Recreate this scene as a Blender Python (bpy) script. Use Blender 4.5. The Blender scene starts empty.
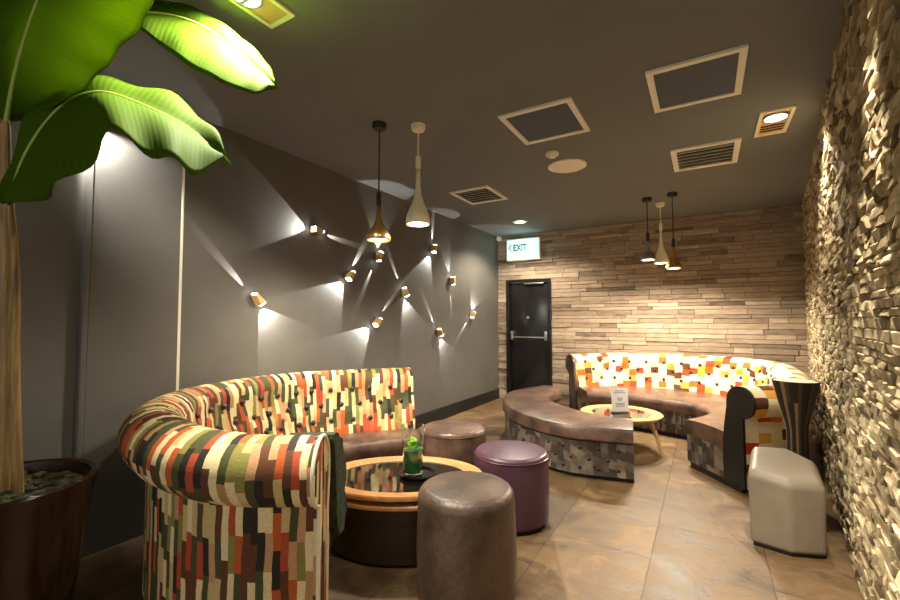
import bpy, bmesh, math, random
from mathutils import Vector, Matrix, noise
random.seed(7)
S = bpy.context.scene
COL = S.collection

# ------------------------------------------------------------------ camera
H_EYE, CEIL = 1.376, 2.864
FPX = 428.0
YAW, PIT = math.radians(30.8), math.radians(2.67)
cd = bpy.data.cameras.new('camera'); cam = bpy.data.objects.new('camera', cd); COL.objects.link(cam)
cd.sensor_width = 36.0; cd.lens = 36.0 * FPX / 900.0; cd.clip_start = 0.03
cam.location = (0, 0, H_EYE); cam.rotation_euler = (math.pi / 2 + PIT, 0, YAW)
S.camera = cam

# ------------------------------------------------------------------ world, exposure
w = bpy.data.worlds.new('world'); S.world = w; w.use_nodes = True
bg = w.node_tree.nodes['Background']; bg.inputs[0].default_value = (1.0, 0.94, 0.85, 1); bg.inputs[1].default_value = 0.55
S.view_settings.view_transform = 'Standard'; S.view_settings.look = 'None'
S.view_settings.gamma = 1.0; S.view_settings.use_curve_mapping = False
S.view_settings.exposure = 0.85
# light levels (watts)
P_DOWN, P_GRAZE, P_ROUND, P_PLANT = 85.0, 210.0, 120.0, 245.0
P_PENDANT, P_PENDANT_FAR = 34.0, 74.0
P_SLIT, P_FAN = 34.0, 21.0
WARM = (1.0, 0.88, 0.69); NEUT = (1.0, 0.89, 0.72); COOL = (1.0, 0.97, 0.91)

# ------------------------------------------------------------------ helpers
fw = Vector((-math.sin(YAW) * math.cos(PIT), math.cos(YAW) * math.cos(PIT), math.sin(PIT)))
rt = Vector((math.cos(YAW), math.sin(YAW), 0)); up = rt.cross(fw)
EYE = Vector((0, 0, H_EYE))
def ray(u, v): return fw + rt * ((u - 450) / FPX) - up * ((v - 300) / FPX)
def at_z(u, v, z): d = ray(u, v); return EYE + d * ((z - H_EYE) / d.z)
def at_x(u, v, x): d = ray(u, v); return EYE + d * (x / d.x)
def at_y(u, v, y): d = ray(u, v); return EYE + d * (y / d.y)
def at_d(u, v, t): return EYE + ray(u, v) * t
XL, YB = -3.17, 7.0
def xr(y): return 0.586 + 0.115 * (y - 2.604)

def lin(c): return tuple(((x / 12.92) if x <= 0.04045 else ((x + 0.055) / 1.055) ** 2.4) for x in [v / 255.0 for v in c])
def rgb(r, g, b): return lin((r, g, b)) + (1.0,)

def tag(o, label=None, cat=None, group=None, kind=None):
    if label: o['label'] = label
    if cat: o['category'] = cat
    if group: o['group'] = group
    if kind: o['kind'] = kind
    return o
def thing(name, loc, label, cat, group=None, rz=0.0):
    o = bpy.data.objects.new(name, None); COL.objects.link(o); o.empty_display_size = 0.1
    o.location = loc; o.rotation_euler = (0, 0, rz)
    return tag(o, label, cat, group)
def mesh(name, vs, fs, mat, parent=None, uvs=None, smooth=True, world=True, mats=None, fmat=None):
    """one mesh object; world=True: vertices are world coordinates (parent not rotated)"""
    off = Vector((0, 0, 0))
    if parent is not None and world:
        q = parent
        while q is not None: off += Vector(q.location); q = q.parent
    me = bpy.data.meshes.new(name)
    me.from_pydata([tuple(Vector(v) - off) for v in vs], [], fs)
    for m in (mats or [mat]): me.materials.append(m)
    if fmat:
        for p, i in zip(me.polygons, fmat): p.material_index = i
    if uvs:
        ul = me.uv_layers.new(name='UVMap')
        for l in me.loops: pass
        k = 0
        for p in me.polygons:
            for j in p.loop_indices: ul.data[j].uv = uvs[k]; k += 1
    me.update()
    bm = bmesh.new(); bm.from_mesh(me); bmesh.ops.recalc_face_normals(bm, faces=bm.faces); bm.to_mesh(me); bm.free()
    if smooth:
        me.polygons.foreach_set('use_smooth', [True] * len(me.polygons))
        try: me.set_sharp_from_angle(angle=math.radians(38))
        except Exception: pass
    o = bpy.data.objects.new(name, me); COL.objects.link(o)
    if parent is not None: o.parent = parent
    return o
class MB:
    """collects shapes into one mesh"""
    def __init__(s): s.v = []; s.f = []
    def add(s, vs, fs):
        n = len(s.v); s.v += [Vector(v) for v in vs]; s.f += [tuple(i + n for i in f) for f in fs]; return s
    def box(s, c, d, M=None, bev=0.0):
        bm = bmesh.new(); bmesh.ops.create_cube(bm, size=1)
        for v in bm.verts: v.co = Vector((v.co.x * d[0], v.co.y * d[1], v.co.z * d[2]))
        if bev: bmesh.ops.bevel(bm, geom=bm.edges[:], offset=bev, segments=2, affect='EDGES', profile=0.6)
        for v in bm.verts: v.co = ((M @ v.co) if M else v.co) + Vector(c)
        bm.verts.index_update()
        s.add([v.co.copy() for v in bm.verts], [[v.index for v in f.verts] for f in bm.faces]); bm.free(); return s
    def lathe(s, prof, c=(0, 0, 0), n=40, M=None, cap=True):
        vs = []; fs = []
        for r, z in prof:
            for k in range(n):
                a = 2 * math.pi * k / n; p = Vector((r * math.cos(a), r * math.sin(a), z))
                vs.append(((M @ p) if M else p) + Vector(c))
        for i in range(len(prof) - 1):
            for k in range(n):
                k2 = (k + 1) % n
                fs.append((i * n + k, i * n + k2, (i + 1) * n + k2, (i + 1) * n + k))
        if cap:
            fs.append(tuple(range(n))); m = (len(prof) - 1) * n; fs.append(tuple(m + k for k in range(n)))
        return s.add(vs, fs)
    def tube(s, pts, rad, n=10, cap=True, closed=False):
        pts = [Vector(p) for p in pts]; N = len(pts)
        if not hasattr(rad, '__len__'): rad = [rad] * N
        vs = []; fs = []; ref = None
        for i, p in enumerate(pts):
            a = pts[(i - 1) % N] if (i > 0 or closed) else pts[0]
            b = pts[(i + 1) % N] if (i < N - 1 or closed) else pts[-1]
            t = (b - a).normalized()
            if ref is None: ref = Vector((0, 0, 1)) if abs(t.z) < 0.9 else Vector((1, 0, 0))
            x = (ref - t * ref.dot(t)).normalized(); y = t.cross(x); ref = x
            for k in range(n):
                an = 2 * math.pi * k / n; vs.append(p + (x * math.cos(an) + y * math.sin(an)) * rad[i])
        for i in range(N if closed else N - 1):
            j = (i + 1) % N
            for k in range(n):
                k2 = (k + 1) % n; fs.append((i * n + k, i * n + k2, j * n + k2, j * n + k))
        if cap and not closed:
            fs.append(tuple(range(n))); fs.append(tuple((N - 1) * n + k for k in range(n)))
        return s.add(vs, fs)
    def build(s, name, mat, parent=None, world=True, smooth=True, uvs=None): return mesh(name, s.v, s.f, mat, parent, uvs, smooth, world)

def cr(P, t):
    """Catmull-Rom through points P, t in 0..len-1"""
    n = len(P); i = min(int(t), n - 2); f = t - i
    p = [Vector(P[max(0, min(n - 1, k))]) for k in (i - 1, i, i + 1, i + 2)]
    if i == 0: p[0] = 2 * p[1] - p[2]
    if i == n - 2: p[3] = 2 * p[2] - p[1]
    return 0.5 * (2 * p[1] + (p[2] - p[0]) * f + (2 * p[0] - 5 * p[1] + 4 * p[2] - p[3]) * f * f + (3 * p[1] - p[0] - 3 * p[2] + p[3]) * f ** 3)
def resample(P, n): return [cr(P, (len(P) - 1) * k / (n - 1)) for k in range(n)]

# ------------------------------------------------------------------ materials
def mat_new(name):
    m = bpy.data.materials.new(name); m.use_nodes = True
    nt = m.node_tree; return m, nt, nt.nodes['Principled BSDF']
def N(nt, t, **k):
    n = nt.nodes.new(t)
    for a, b in k.items(): setattr(n, a, b)
    return n
def plain(name, col, rough=0.6, metal=0.0, spec=0.5, emit=None, es=0.0, coat=0.0):
    m, nt, b = mat_new(name); b.inputs['Base Color'].default_value = col; b.inputs['Roughness'].default_value = rough
    b.inputs['Metallic'].default_value = metal; b.inputs['Specular IOR Level'].default_value = spec
    b.inputs['Coat Weight'].default_value = coat
    if emit: b.inputs['Emission Color'].default_value = emit; b.inputs['Emission Strength'].default_value = es
    return m
def ramp(nt, cols, const=False, pos=None):
    r = N(nt, 'ShaderNodeValToRGB'); e = r.color_ramp.elements
    while len(e) < len(cols): e.new(0.5)
    for i, c in enumerate(cols):
        e[i].position = pos[i] if pos else (i / len(cols) if const else i / (len(cols) - 1)); e[i].color = c
    if const: r.color_ramp.interpolation = 'CONSTANT'
    return r
def mottled(name, c1, c2, scale=4.0, rough=0.5, bump=0.0, bscale=30.0, coord='Object', detail=6.0, stretch=(1, 1, 1), spec=0.5, rr=None, coat=0.0):
    m, nt, b = mat_new(name); L = nt.links.new
    tc = N(nt, 'ShaderNodeTexCoord'); mp = N(nt, 'ShaderNodeMapping'); mp.inputs['Scale'].default_value = stretch
    L(tc.outputs[coord], mp.inputs[0])
    n1 = N(nt, 'ShaderNodeTexNoise'); n1.inputs['Scale'].default_value = scale; n1.inputs['Detail'].default_value = detail; n1.inputs['Roughness'].default_value = 0.62
    L(mp.outputs[0], n1.inputs['Vector'])
    r = ramp(nt, [c1, c2], pos=[0.33, 0.68]); L(n1.outputs['Fac'], r.inputs[0]); L(r.outputs[0], b.inputs['Base Color'])
    b.inputs['Roughness'].default_value = rough; b.inputs['Specular IOR Level'].default_value = spec; b.inputs['Coat Weight'].default_value = coat
    if bump:
        n2 = N(nt, 'ShaderNodeTexNoise'); n2.inputs['Scale'].default_value = bscale; n2.inputs['Detail'].default_value = 4
        L(mp.outputs[0], n2.inputs['Vector']); bp = N(nt, 'ShaderNodeBump'); bp.inputs['Strength'].default_value = bump; bp.inputs['Distance'].default_value = 0.01
        L(n2.outputs['Fac'], bp.inputs['Height']); L(bp.outputs[0], b.inputs['Normal'])
    return m
def patchwork(name, cols, wd, ht, seed=0.0, rough=0.75, warp=0.01):
    """woven patchwork: columns wd wide along the length, random blocks ht tall across"""
    m, nt, b = mat_new(name); L = nt.links.new
    uv = N(nt, 'ShaderNodeTexCoord'); nz = N(nt, 'ShaderNodeTexNoise'); nz.inputs['Scale'].default_value = 5.0
    L(uv.outputs['UV'], nz.inputs['Vector'])
    sub = N(nt, 'ShaderNodeVectorMath', operation='SUBTRACT'); L(nz.outputs['Color'], sub.inputs[0]); sub.inputs[1].default_value = (.5, .5, .5)
    sc = N(nt, 'ShaderNodeVectorMath', operation='SCALE'); L(sub.outputs[0], sc.inputs[0]); sc.inputs['Scale'].default_value = warp * 4
    ad = N(nt, 'ShaderNodeVectorMath', operation='ADD'); L(uv.outputs['UV'], ad.inputs[0]); L(sc.outputs[0], ad.inputs[1])
    sp = N(nt, 'ShaderNodeSeparateXYZ'); L(ad.outputs[0], sp.inputs[0])
    def M(op, a, bb=None, c=None):
        n = N(nt, 'ShaderNodeMath', operation=op)
        for i, x in enumerate((a, bb, c)):
            if x is None: continue
            if isinstance(x, (int, float)): n.inputs[i].default_value = x
            else: L(x, n.inputs[i])
        return n.outputs[0]
    cu = M('DIVIDE', sp.outputs[0], wd); ci = M('FLOOR', M('ADD', cu, seed))
    w1 = N(nt, 'ShaderNodeTexWhiteNoise', noise_dimensions='1D'); L(ci, w1.inputs['W'])
    rv = M('ADD', M('DIVIDE', sp.outputs[1], ht), M('MULTIPLY', w1.outputs['Value'], 7.3)); ri = M('FLOOR', rv)
    cb = N(nt, 'ShaderNodeCombineXYZ'); L(ci, cb.inputs[0]); L(ri, cb.inputs[1])
    w2 = N(nt, 'ShaderNodeTexWhiteNoise', noise_dimensions='2D'); L(cb.outputs[0], w2.inputs['Vector'])
    r = ramp(nt, cols, const=True); L(w2.outputs['Value'], r.inputs[0])
    nf = N(nt, 'ShaderNodeTexNoise'); nf.inputs['Scale'].default_value = 90; L(uv.outputs['UV'], nf.inputs['Vector'])
    hv = N(nt, 'ShaderNodeHueSaturation'); L(r.outputs[0], hv.inputs['Color']); L(M('ADD', M('MULTIPLY', nf.outputs['Fac'], 0.5), 0.75), hv.inputs['Value'])
    L(hv.outputs[0], b.inputs['Base Color']); b.inputs['Roughness'].default_value = rough; b.inputs['Specular IOR Level'].default_value = 0.25
    bp = N(nt, 'ShaderNodeBump'); bp.inputs['Strength'].default_value = 0.25; bp.inputs['Distance'].default_value = 0.004
    L(nf.outputs['Fac'], bp.inputs['Height']); L(bp.outputs[0], b.inputs['Normal'])
    return m

MT = {}
MT['wall'] = mottled('grey_wall_paint', rgb(96, 93, 88), rgb(106, 103, 97), 1.5, 0.62, 0.05, 120, spec=0.3)
MT['ceil'] = mottled('dark_ceiling_paint', rgb(112, 113, 112), rgb(118, 119, 118), 1.2, 0.8, spec=0.2)
MT['black'] = plain('black_paint', rgb(26, 25, 24), 0.5)
MT['black_gloss'] = plain('black_gloss', rgb(22, 20, 20), 0.22)
MT['pale'] = plain('pale_metal', rgb(232, 226, 212), 0.5)
MT['mesh_grey'] = mottled('speaker_mesh', rgb(66, 74, 88), rgb(76, 84, 98), 60, 0.7)
MT['steel'] = plain('brushed_steel', rgb(176, 176, 172), 0.32, 0.9)
MT['cream'] = plain('cream_enamel', rgb(240, 230, 200), 0.35)
MT['copper'] = plain('gold_copper', rgb(200, 160, 98), 0.28, 0.85)
MT['brass'] = plain('brushed_brass', rgb(214, 178, 122), 0.4, 0.3)
MT['leather'] = mottled('worn_brown_leather', rgb(60, 44, 38), rgb(120, 93, 78), 5.5, 0.36, 0.25, 60, coat=0.1)
MT['leather_dark'] = mottled('worn_dark_leather', rgb(54, 44, 38), rgb(112, 90, 74), 4.2, 0.42, 0.3, 50, stretch=(1, 1, 0.6))
MT['purple'] = mottled('plum_leather', rgb(74, 48, 64), rgb(88, 57, 75), 3, 0.33, 0.08, 200)
MT['taupe'] = mottled('taupe_leather', rgb(122, 111, 96), rgb(142, 129, 112), 3, 0.5, 0.1, 120)
MT['wood'] = mottled('warm_oak', rgb(190, 128, 74), rgb(222, 164, 104), 5, 0.35, stretch=(1, 6, 6))
MT['wood_light'] = mottled('light_oak', rgb(196, 156, 96), rgb(222, 186, 126), 5, 0.35, stretch=(1, 6, 6))
MT['dark_drum'] = mottled('dark_stained_drum', rgb(46, 36, 30), rgb(66, 50, 40), 4, 0.35, stretch=(1, 1, 5))
MT['button'] = plain('dark_button', rgb(58, 40, 34), 0.5)
MT['pot'] = mottled('glazed_brown_pot', rgb(34, 20, 12), rgb(58, 34, 20), 5, 0.2, 0.35, 14, stretch=(1, 1, 0.5))
MT['soil'] = mottled('planter_bark', rgb(28, 26, 16), rgb(92, 92, 62), 26, 0.8, 0.8, 30)
MT['stem'] = mottled('banana_stem', rgb(92, 66, 34), rgb(170, 140, 82), 10, 0.5, 0.2, 40, stretch=(4, 4, 0.3))
MT['moss_cloth'] = mottled('dark_green_cloth', rgb(22, 30, 18), rgb(70, 84, 56), 24, 0.85, 0.5, 60)
MT['card'] = plain('white_card', rgb(226, 228, 236), 0.4)
MT['ink'] = plain('grey_ink', rgb(120, 124, 140), 0.6)
MT['bulb'] = plain('glowing_bulb', (1, .9, .7, 1), 0.4, emit=(1.0, .88, .62, 1), es=14)
MT['lamp_disc'] = plain('glowing_lamp', (1, 1, 1, 1), 0.4, emit=(1.0, .94, .82, 1), es=6)
MT['sconce_glow'] = plain('sconce_lens', (1, 1, 1, 1), 0.4, emit=(.95, .98, 1, 1), es=9)
MT['sign_face'] = plain('lit_sign_face', (.7, .95, .9, 1), 0.4, emit=(.70, .96, .90, 1), es=.42)
MT['sign_ink'] = plain('green_sign_lettering', rgb(0, 96, 66), 0.4, emit=(.0, .30, .19, 1), es=0.12)
CREAM, SAND, OLIVE, MOSS, RUST, BRICK, BROWN, CHAR, GREY, TAN = rgb(226, 208, 160), rgb(200, 176, 120), rgb(138, 132, 70), rgb(76, 78, 48), rgb(186, 92, 46), rgb(160, 58, 36), rgb(98, 62, 40), rgb(48, 42, 36), rgb(130, 122, 106), rgb(176, 138, 90)
MT['patch'] = patchwork('striped_patchwork', [CREAM, MOSS, RUST, SAND, BROWN, OLIVE, CREAM, CHAR, rgb(176, 78, 52), SAND, TAN, CREAM, rgb(196, 150, 110), BROWN, MOSS], 0.031, 0.15, 3.0, warp=0.008)
MT['patch_far'] = patchwork('cream_orange_patchwork', [rgb(234, 222, 196), rgb(226, 212, 180), rgb(222, 106, 40), rgb(234, 222, 196), rgb(236, 220, 178), rgb(196, 70, 36), CREAM, rgb(222, 160, 70), CREAM, BROWN, rgb(238, 224, 186)], 0.105, 0.085, 11.0, warp=0.012)
MT['patch_grey'] = patchwork('grey_brown_patchwork', [rgb(98, 87, 77), rgb(76, 67, 59), rgb(116, 105, 93), rgb(66, 59, 52), rgb(130, 117, 101), rgb(87, 80, 73)], 0.05, 0.08, 5.0, warp=0.012)
MT['vase'] = patchwork('dark_and_cream_stripes', [CHAR, rgb(170, 150, 112), CHAR, rgb(78, 62, 46), rgb(130, 110, 80), CHAR, CHAR], 0.031, 4.0, 2.0, warp=0.0)
MT['sand'] = mottled('pale_sand', rgb(216, 204, 170), rgb(238, 228, 200), 40, 0.9, 0.4, 80)

def glass_mat(name, col, rough=0.02):
    m, nt, b = mat_new(name); b.inputs['Base Color'].default_value = col; b.inputs['Roughness'].default_value = rough
    b.inputs['Transmission Weight'].default_value = 1.0; b.inputs['IOR'].default_value = 1.45; return m
MT['glass'] = glass_mat('clear_glass', (.95, 1, .97, 1))
MT['drink'] = mottled('green_drink', rgb(18, 86, 48), rgb(46, 140, 70), 20, 0.15)
MT['lime'] = mottled('lime_and_mint', rgb(110, 190, 30), rgb(178, 226, 60), 30, 0.4, 0.4, 40)
MT['dark_glass'] = plain('dark_table_glass', rgb(26, 20, 16), 0.06, spec=0.8)

def leaf_mat(name, c1, c2, tr):
    m, nt, b = mat_new(name); L = nt.links.new
    uv = N(nt, 'ShaderNodeTexCoord'); wv = N(nt, 'ShaderNodeTexWave', bands_direction='X'); wv.inputs['Scale'].default_value = 16; wv.inputs['Distortion'].default_value = 1.0
    L(uv.outputs['UV'], wv.inputs['Vector'])
    r = ramp(nt, [c1, c2]); L(wv.outputs['Fac'], r.inputs[0]); L(r.outputs[0], b.inputs['Base Color'])
    b.inputs['Roughness'].default_value = 0.75; b.inputs['Specular IOR Level'].default_value = 0.06
    t = N(nt, 'ShaderNodeBsdfTranslucent'); t.inputs[0].default_value = tr
    mx = N(nt, 'ShaderNodeMixShader'); mx.inputs[0].default_value = 0.34
    L(b.outputs[0], mx.inputs[1]); L(t.outputs[0], mx.inputs[2])
    out = nt.nodes['Material Output']; L(mx.outputs[0], out.inputs[0])
    bp = N(nt, 'ShaderNodeBump'); bp.inputs['Strength'].default_value = 0.05; bp.inputs['Distance'].default_value = 0.01
    L(wv.outputs['Fac'], bp.inputs['Height']); L(bp.outputs[0], b.inputs['Normal'])
    return m
MT['leaf'] = leaf_mat('banana_leaf', rgb(58, 82, 10), rgb(66, 92, 14), rgb(126, 150, 26))
MT['leaf_rib'] = plain('leaf_midrib', rgb(150, 170, 70), 0.5)

def stone_mat(name, cols, rough, nscale, stretch, bump):
    m, nt, b = mat_new(name); L = nt.links.new
    at = N(nt, 'ShaderNodeAttribute', attribute_name='tone'); r = ramp(nt, cols); 
    tc = N(nt, 'ShaderNodeTexCoord'); mp = N(nt, 'ShaderNodeMapping'); mp.inputs['Scale'].default_value = stretch; L(tc.outputs['Object'], mp.inputs[0])
    n1 = N(nt, 'ShaderNodeTexNoise'); n1.inputs['Scale'].default_value = nscale; n1.inputs['Detail'].default_value = 8; L(mp.outputs[0], n1.inputs['Vector'])
    ma = N(nt, 'ShaderNodeMath', operation='MULTIPLY_ADD'); L(n1.outputs['Fac'], ma.inputs[0]); ma.inputs[1].default_value = 0.9; ma.inputs[2].default_value = -0.45
    ad = N(nt, 'ShaderNodeMath', operation='ADD'); L(at.outputs['Fac'], ad.inputs[0]); L(ma.outputs[0], ad.inputs[1])
    L(ad.outputs[0], r.inputs[0]); L(r.outputs[0], b.inputs['Base Color']); b.inputs['Roughness'].default_value = rough; b.inputs['Specular IOR Level'].default_value = 0.25
    bp = N(nt, 'ShaderNodeBump'); bp.inputs['Strength'].default_value = bump; bp.inputs['Distance'].default_value = 0.012
    L(n1.outputs['Fac'], bp.inputs['Height']); L(bp.outputs[0], b.inputs['Normal'])
    return m
MT['ledge'] = stone_mat('ledgestone', [rgb(98, 84, 70), rgb(140, 122, 104), rgb(166, 147, 126), rgb(192, 174, 152)], 0.8, 7, (1, 1, 5), 0.5)
MT['split'] = stone_mat('split_stone', [rgb(92, 78, 56), rgb(140, 124, 94), rgb(176, 160, 126), rgb(204, 190, 156)], 0.85, 14, (1, 1, 1), 0.8)

# floor: large slate slabs
m, nt, b = mat_new('slate_slabs'); L = nt.links.new
tc = N(nt, 'ShaderNodeTexCoord'); sx = N(nt, 'ShaderNodeSeparateXYZ'); L(tc.outputs['Object'], sx.inputs[0])
cx = N(nt, 'ShaderNodeCombineXYZ')
a1 = N(nt, 'ShaderNodeMath', operation='ADD'); L(sx.outputs[1], a1.inputs[0]); a1.inputs[1].default_value = 10 * 0.9 + 0.82
a2 = N(nt, 'ShaderNodeMath', operation='ADD'); L(sx.outputs[0], a2.inputs[0]); a2.inputs[1].default_value = 20 * 0.575 + 0.30
L(a1.outputs[0], cx.inputs[0]); L(a2.outputs[0], cx.inputs[1])
dn = N(nt, 'ShaderNodeTexNoise'); dn.inputs['Scale'].default_value = 7; L(tc.outputs['Object'], dn.inputs['Vector'])
dv = N(nt, 'ShaderNodeVectorMath', operation='MULTIPLY_ADD'); L(dn.outputs['Color'], dv.inputs[0]); dv.inputs[1].default_value = (.010, .010, 0); L(cx.outputs[0], dv.inputs[2])
bt = N(nt, 'ShaderNodeTexBrick'); L(dv.outputs[0], bt.inputs['Vector'])
bt.offset = 0.45; bt.squash = 1.0; bt.inputs['Scale'].default_value = 1.0; bt.inputs['Brick Width'].default_value = 0.9; bt.inputs['Row Height'].default_value = 0.575
bt.inputs['Mortar Size'].default_value = 0.0035; bt.inputs['Mortar Smooth'].default_value = 0.3
bt.inputs['Color1'].default_value = (0, 0, 0, 1); bt.inputs['Color2'].default_value = (1, 1, 1, 1); bt.inputs['Mortar'].default_value = (.5, .5, .5, 1)
n1 = N(nt, 'ShaderNodeTexNoise'); n1.inputs['Scale'].default_value = 3.2; n1.inputs['Detail'].default_value = 10; n1.inputs['Roughness'].default_value = .68; n1.inputs['Distortion'].default_value = .8
L(tc.outputs['Object'], n1.inputs['Vector'])
mm = N(nt, 'ShaderNodeMath', operation='MULTIPLY_ADD'); L(bt.outputs['Color'], mm.inputs[0]); mm.inputs[1].default_value = .22; mm.inputs[2].default_value = -.11
ma = N(nt, 'ShaderNodeMath', operation='ADD'); L(mm.outputs[0], ma.inputs[0]); L(n1.outputs['Fac'], ma.inputs[1])
r = ramp(nt, [rgb(58, 45, 31), rgb(98, 77, 52), rgb(114, 90, 61), rgb(148, 119, 82)], pos=[.28, .42, .58, .74]); L(ma.outputs[0], r.inputs[0])
mx = N(nt, 'ShaderNodeMix', data_type='RGBA'); L(bt.outputs['Fac'], mx.inputs[0]); L(r.outputs[0], mx.inputs[6]); mx.inputs[7].default_value = rgb(74, 59, 41)
L(mx.outputs[2], b.inputs['Base Color'])
rr = ramp(nt, [(.38, .38, .38, 1), (.66, .66, .66, 1)], pos=[.35, .7]); L(n1.outputs['Fac'], rr.inputs[0]); L(rr.outputs[0], b.inputs['Roughness'])
sb = N(nt, 'ShaderNodeMath', operation='SUBTRACT'); L(n1.outputs['Fac'], sb.inputs[0]); L(bt.outputs['Fac'], sb.inputs[1])
bp = N(nt, 'ShaderNodeBump'); bp.inputs['Strength'].default_value = .45; bp.inputs['Distance'].default_value = .02; L(sb.outputs[0], bp.inputs['Height']); L(bp.outputs[0], b.inputs['Normal'])
MT['floor'] = m

# ------------------------------------------------------------------ lights
def spot(parent, loc, d, power, ang, col, blend=0.3, rad=0.02, name='lamp_light'):
    l = bpy.data.lights.new(name, 'SPOT'); l.energy = power; l.color = col[:3]; l.spot_size = math.radians(ang); l.spot_blend = blend; l.shadow_soft_size = rad
    o = bpy.data.objects.new(name, l); COL.objects.link(o); o.parent = parent; o.location = loc
    o.rotation_euler = Vector(d).to_track_quat('-Z', 'Y').to_euler(); return o
def point(parent, loc, power, col, rad=0.03, name='lamp_light'):
    l = bpy.data.lights.new(name, 'POINT'); l.energy = power; l.color = col[:3]; l.shadow_soft_size = rad
    o = bpy.data.objects.new(name, l); COL.objects.link(o); o.parent = parent; o.location = loc; return o

# ------------------------------------------------------------------ room shell
Y0 = -2.6
def slab(name, poly, z0, z1, mat):
    n = len(poly); vs = [(x, y, z0) for x, y in poly] + [(x, y, z1) for x, y in poly]
    fs = [tuple(range(n)), tuple(range(n, 2 * n))] + [(k, (k + 1) % n, n + (k + 1) % n, n + k) for k in range(n)]
    return tag(mesh(name, vs, fs, mat, smooth=False), kind='structure')
room = [(XL - .2, Y0), (xr(Y0) + .25, Y0), (xr(YB + .2) + .25, YB + .2), (XL - .2, YB + .2)]
slab('floor', room, -0.12, 0.0, MT['floor'])
slab('ceiling', room, CEIL, CEIL + .12, MT['ceil'])
slab('wall_left', [(XL - .2, Y0), (XL, Y0), (XL, YB + .2), (XL - .2, YB + .2)], 0, CEIL, MT['wall'])
tag(MB().box((XL + .011, (4.0 + YB) / 2, .085), (.022, YB - 4.0 - .04, .17), bev=.004).build('baseboard_left', MT['black']), kind='structure')

# pilaster on the left wall, with an edge strip and a painted light streak
pil = MB().box((XL + .02, 1.33, CEIL / 2), (.04, .50, CEIL - .002))
tag(pil.build('trim_1', MT['wall'], smooth=False), kind='structure')
tag(MB().box((XL + .022, 1.063, CEIL / 2), (.044, .03, CEIL - .004), bev=.004).build('trim_2', MT['wall']), kind='structure')
tag(MB().box((XL + .012, 1.597, 1.82), (.024, .022, 1.95), bev=.003).build('light_streak_strip', MT['pale']), kind='structure')  # pale strip stands in for a streak of light on the wall

# back wall: courses of thin ledgestone, a doorway left open
DX0, DX1, DZ = -3.0, -2.2, 2.075
def stone_rows(x0, x1, z0, z1, hmin, hmax, lmin, lmax, rng):
    out = []; z = z0
    while z < z1 - .004:
        h = min(rng.uniform(hmin, hmax), z1 - z)
        if z1 - z - h < .02: h = z1 - z
        x = x0
        while x < x1 - .002:
            l = rng.uniform(lmin, lmax)
            if x1 - x - l < .06: l = x1 - x
            out.append((x, min(x + l, x1), z, z + h)); x += l
        z += h
    return out
rng = random.Random(3)
vs = []; fs = []; tone = []
def stone_box(x0, x1, z0, z1, dep):
    n = len(vs); g = .0016; yf = YB - dep; e = .004
    P = [(x0 + g, YB + .03, z0 + g), (x1 - g, YB + .03, z0 + g), (x1 - g, YB + .03, z1 - g), (x0 + g, YB + .03, z1 - g),
         (x0 + g, yf + e, z0 + g), (x1 - g, yf + e, z0 + g), (x1 - g, yf + e, z1 - g), (x0 + g, yf + e, z1 - g),
         (x0 + g + e, yf, z0 + g + e), (x1 - g - e, yf, z0 + g + e), (x1 - g - e, yf, z1 - g - e), (x0 + g + e, yf, z1 - g - e)]
    vs.extend(P); t = rng.gauss(.5, .17)
    F = [(8, 9, 10, 11)] + [(a, b_, b_ + 4, a + 4) for a, b_ in ((4, 5), (5, 6), (6, 7))] + [(7, 4, 8, 11)] + [(0, 1, 5, 4), (1, 2, 6, 5), (2, 3, 7, 6), (3, 0, 4, 7)]
    for f in F: fs.append(tuple(n + i for i in f)); tone.append(t)
xe = xr(YB) + .03
def stone_field(x0, x1, z0, z1):
    for q in stone_rows(x0, x1, z0, z1, .045, .085, .18, .75, rng): stone_box(*q, rng.uniform(.0, .022))
stone_field(XL, DX0 - .0, 0, DZ); stone_field(DX1, xe, 0, DZ); stone_field(XL, xe, DZ, CEIL)
n = len(vs)
bw = mesh('wall_back', vs, fs, MT['ledge'], smooth=False)
a = bw.data.attributes.new('tone', 'FLOAT', 'FACE'); a.data.foreach_set('value', tone)
tag(bw, kind='structure')
# backing of the back wall around the doorway
bk = MB(); bk.box(((XL + DX0) / 2, YB + .12, DZ / 2), (DX0 - XL, .18, DZ)); bk.box(((xe + DX1) / 2, YB + .12, DZ / 2), (xe - DX1, .18, DZ)); bk.box(((XL + xe) / 2, YB + .12, (CEIL + DZ) / 2), (xe - XL, .18, CEIL - DZ))
tag(bk.build('wall_behind', MT['black'], smooth=False), kind='structure')

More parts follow.
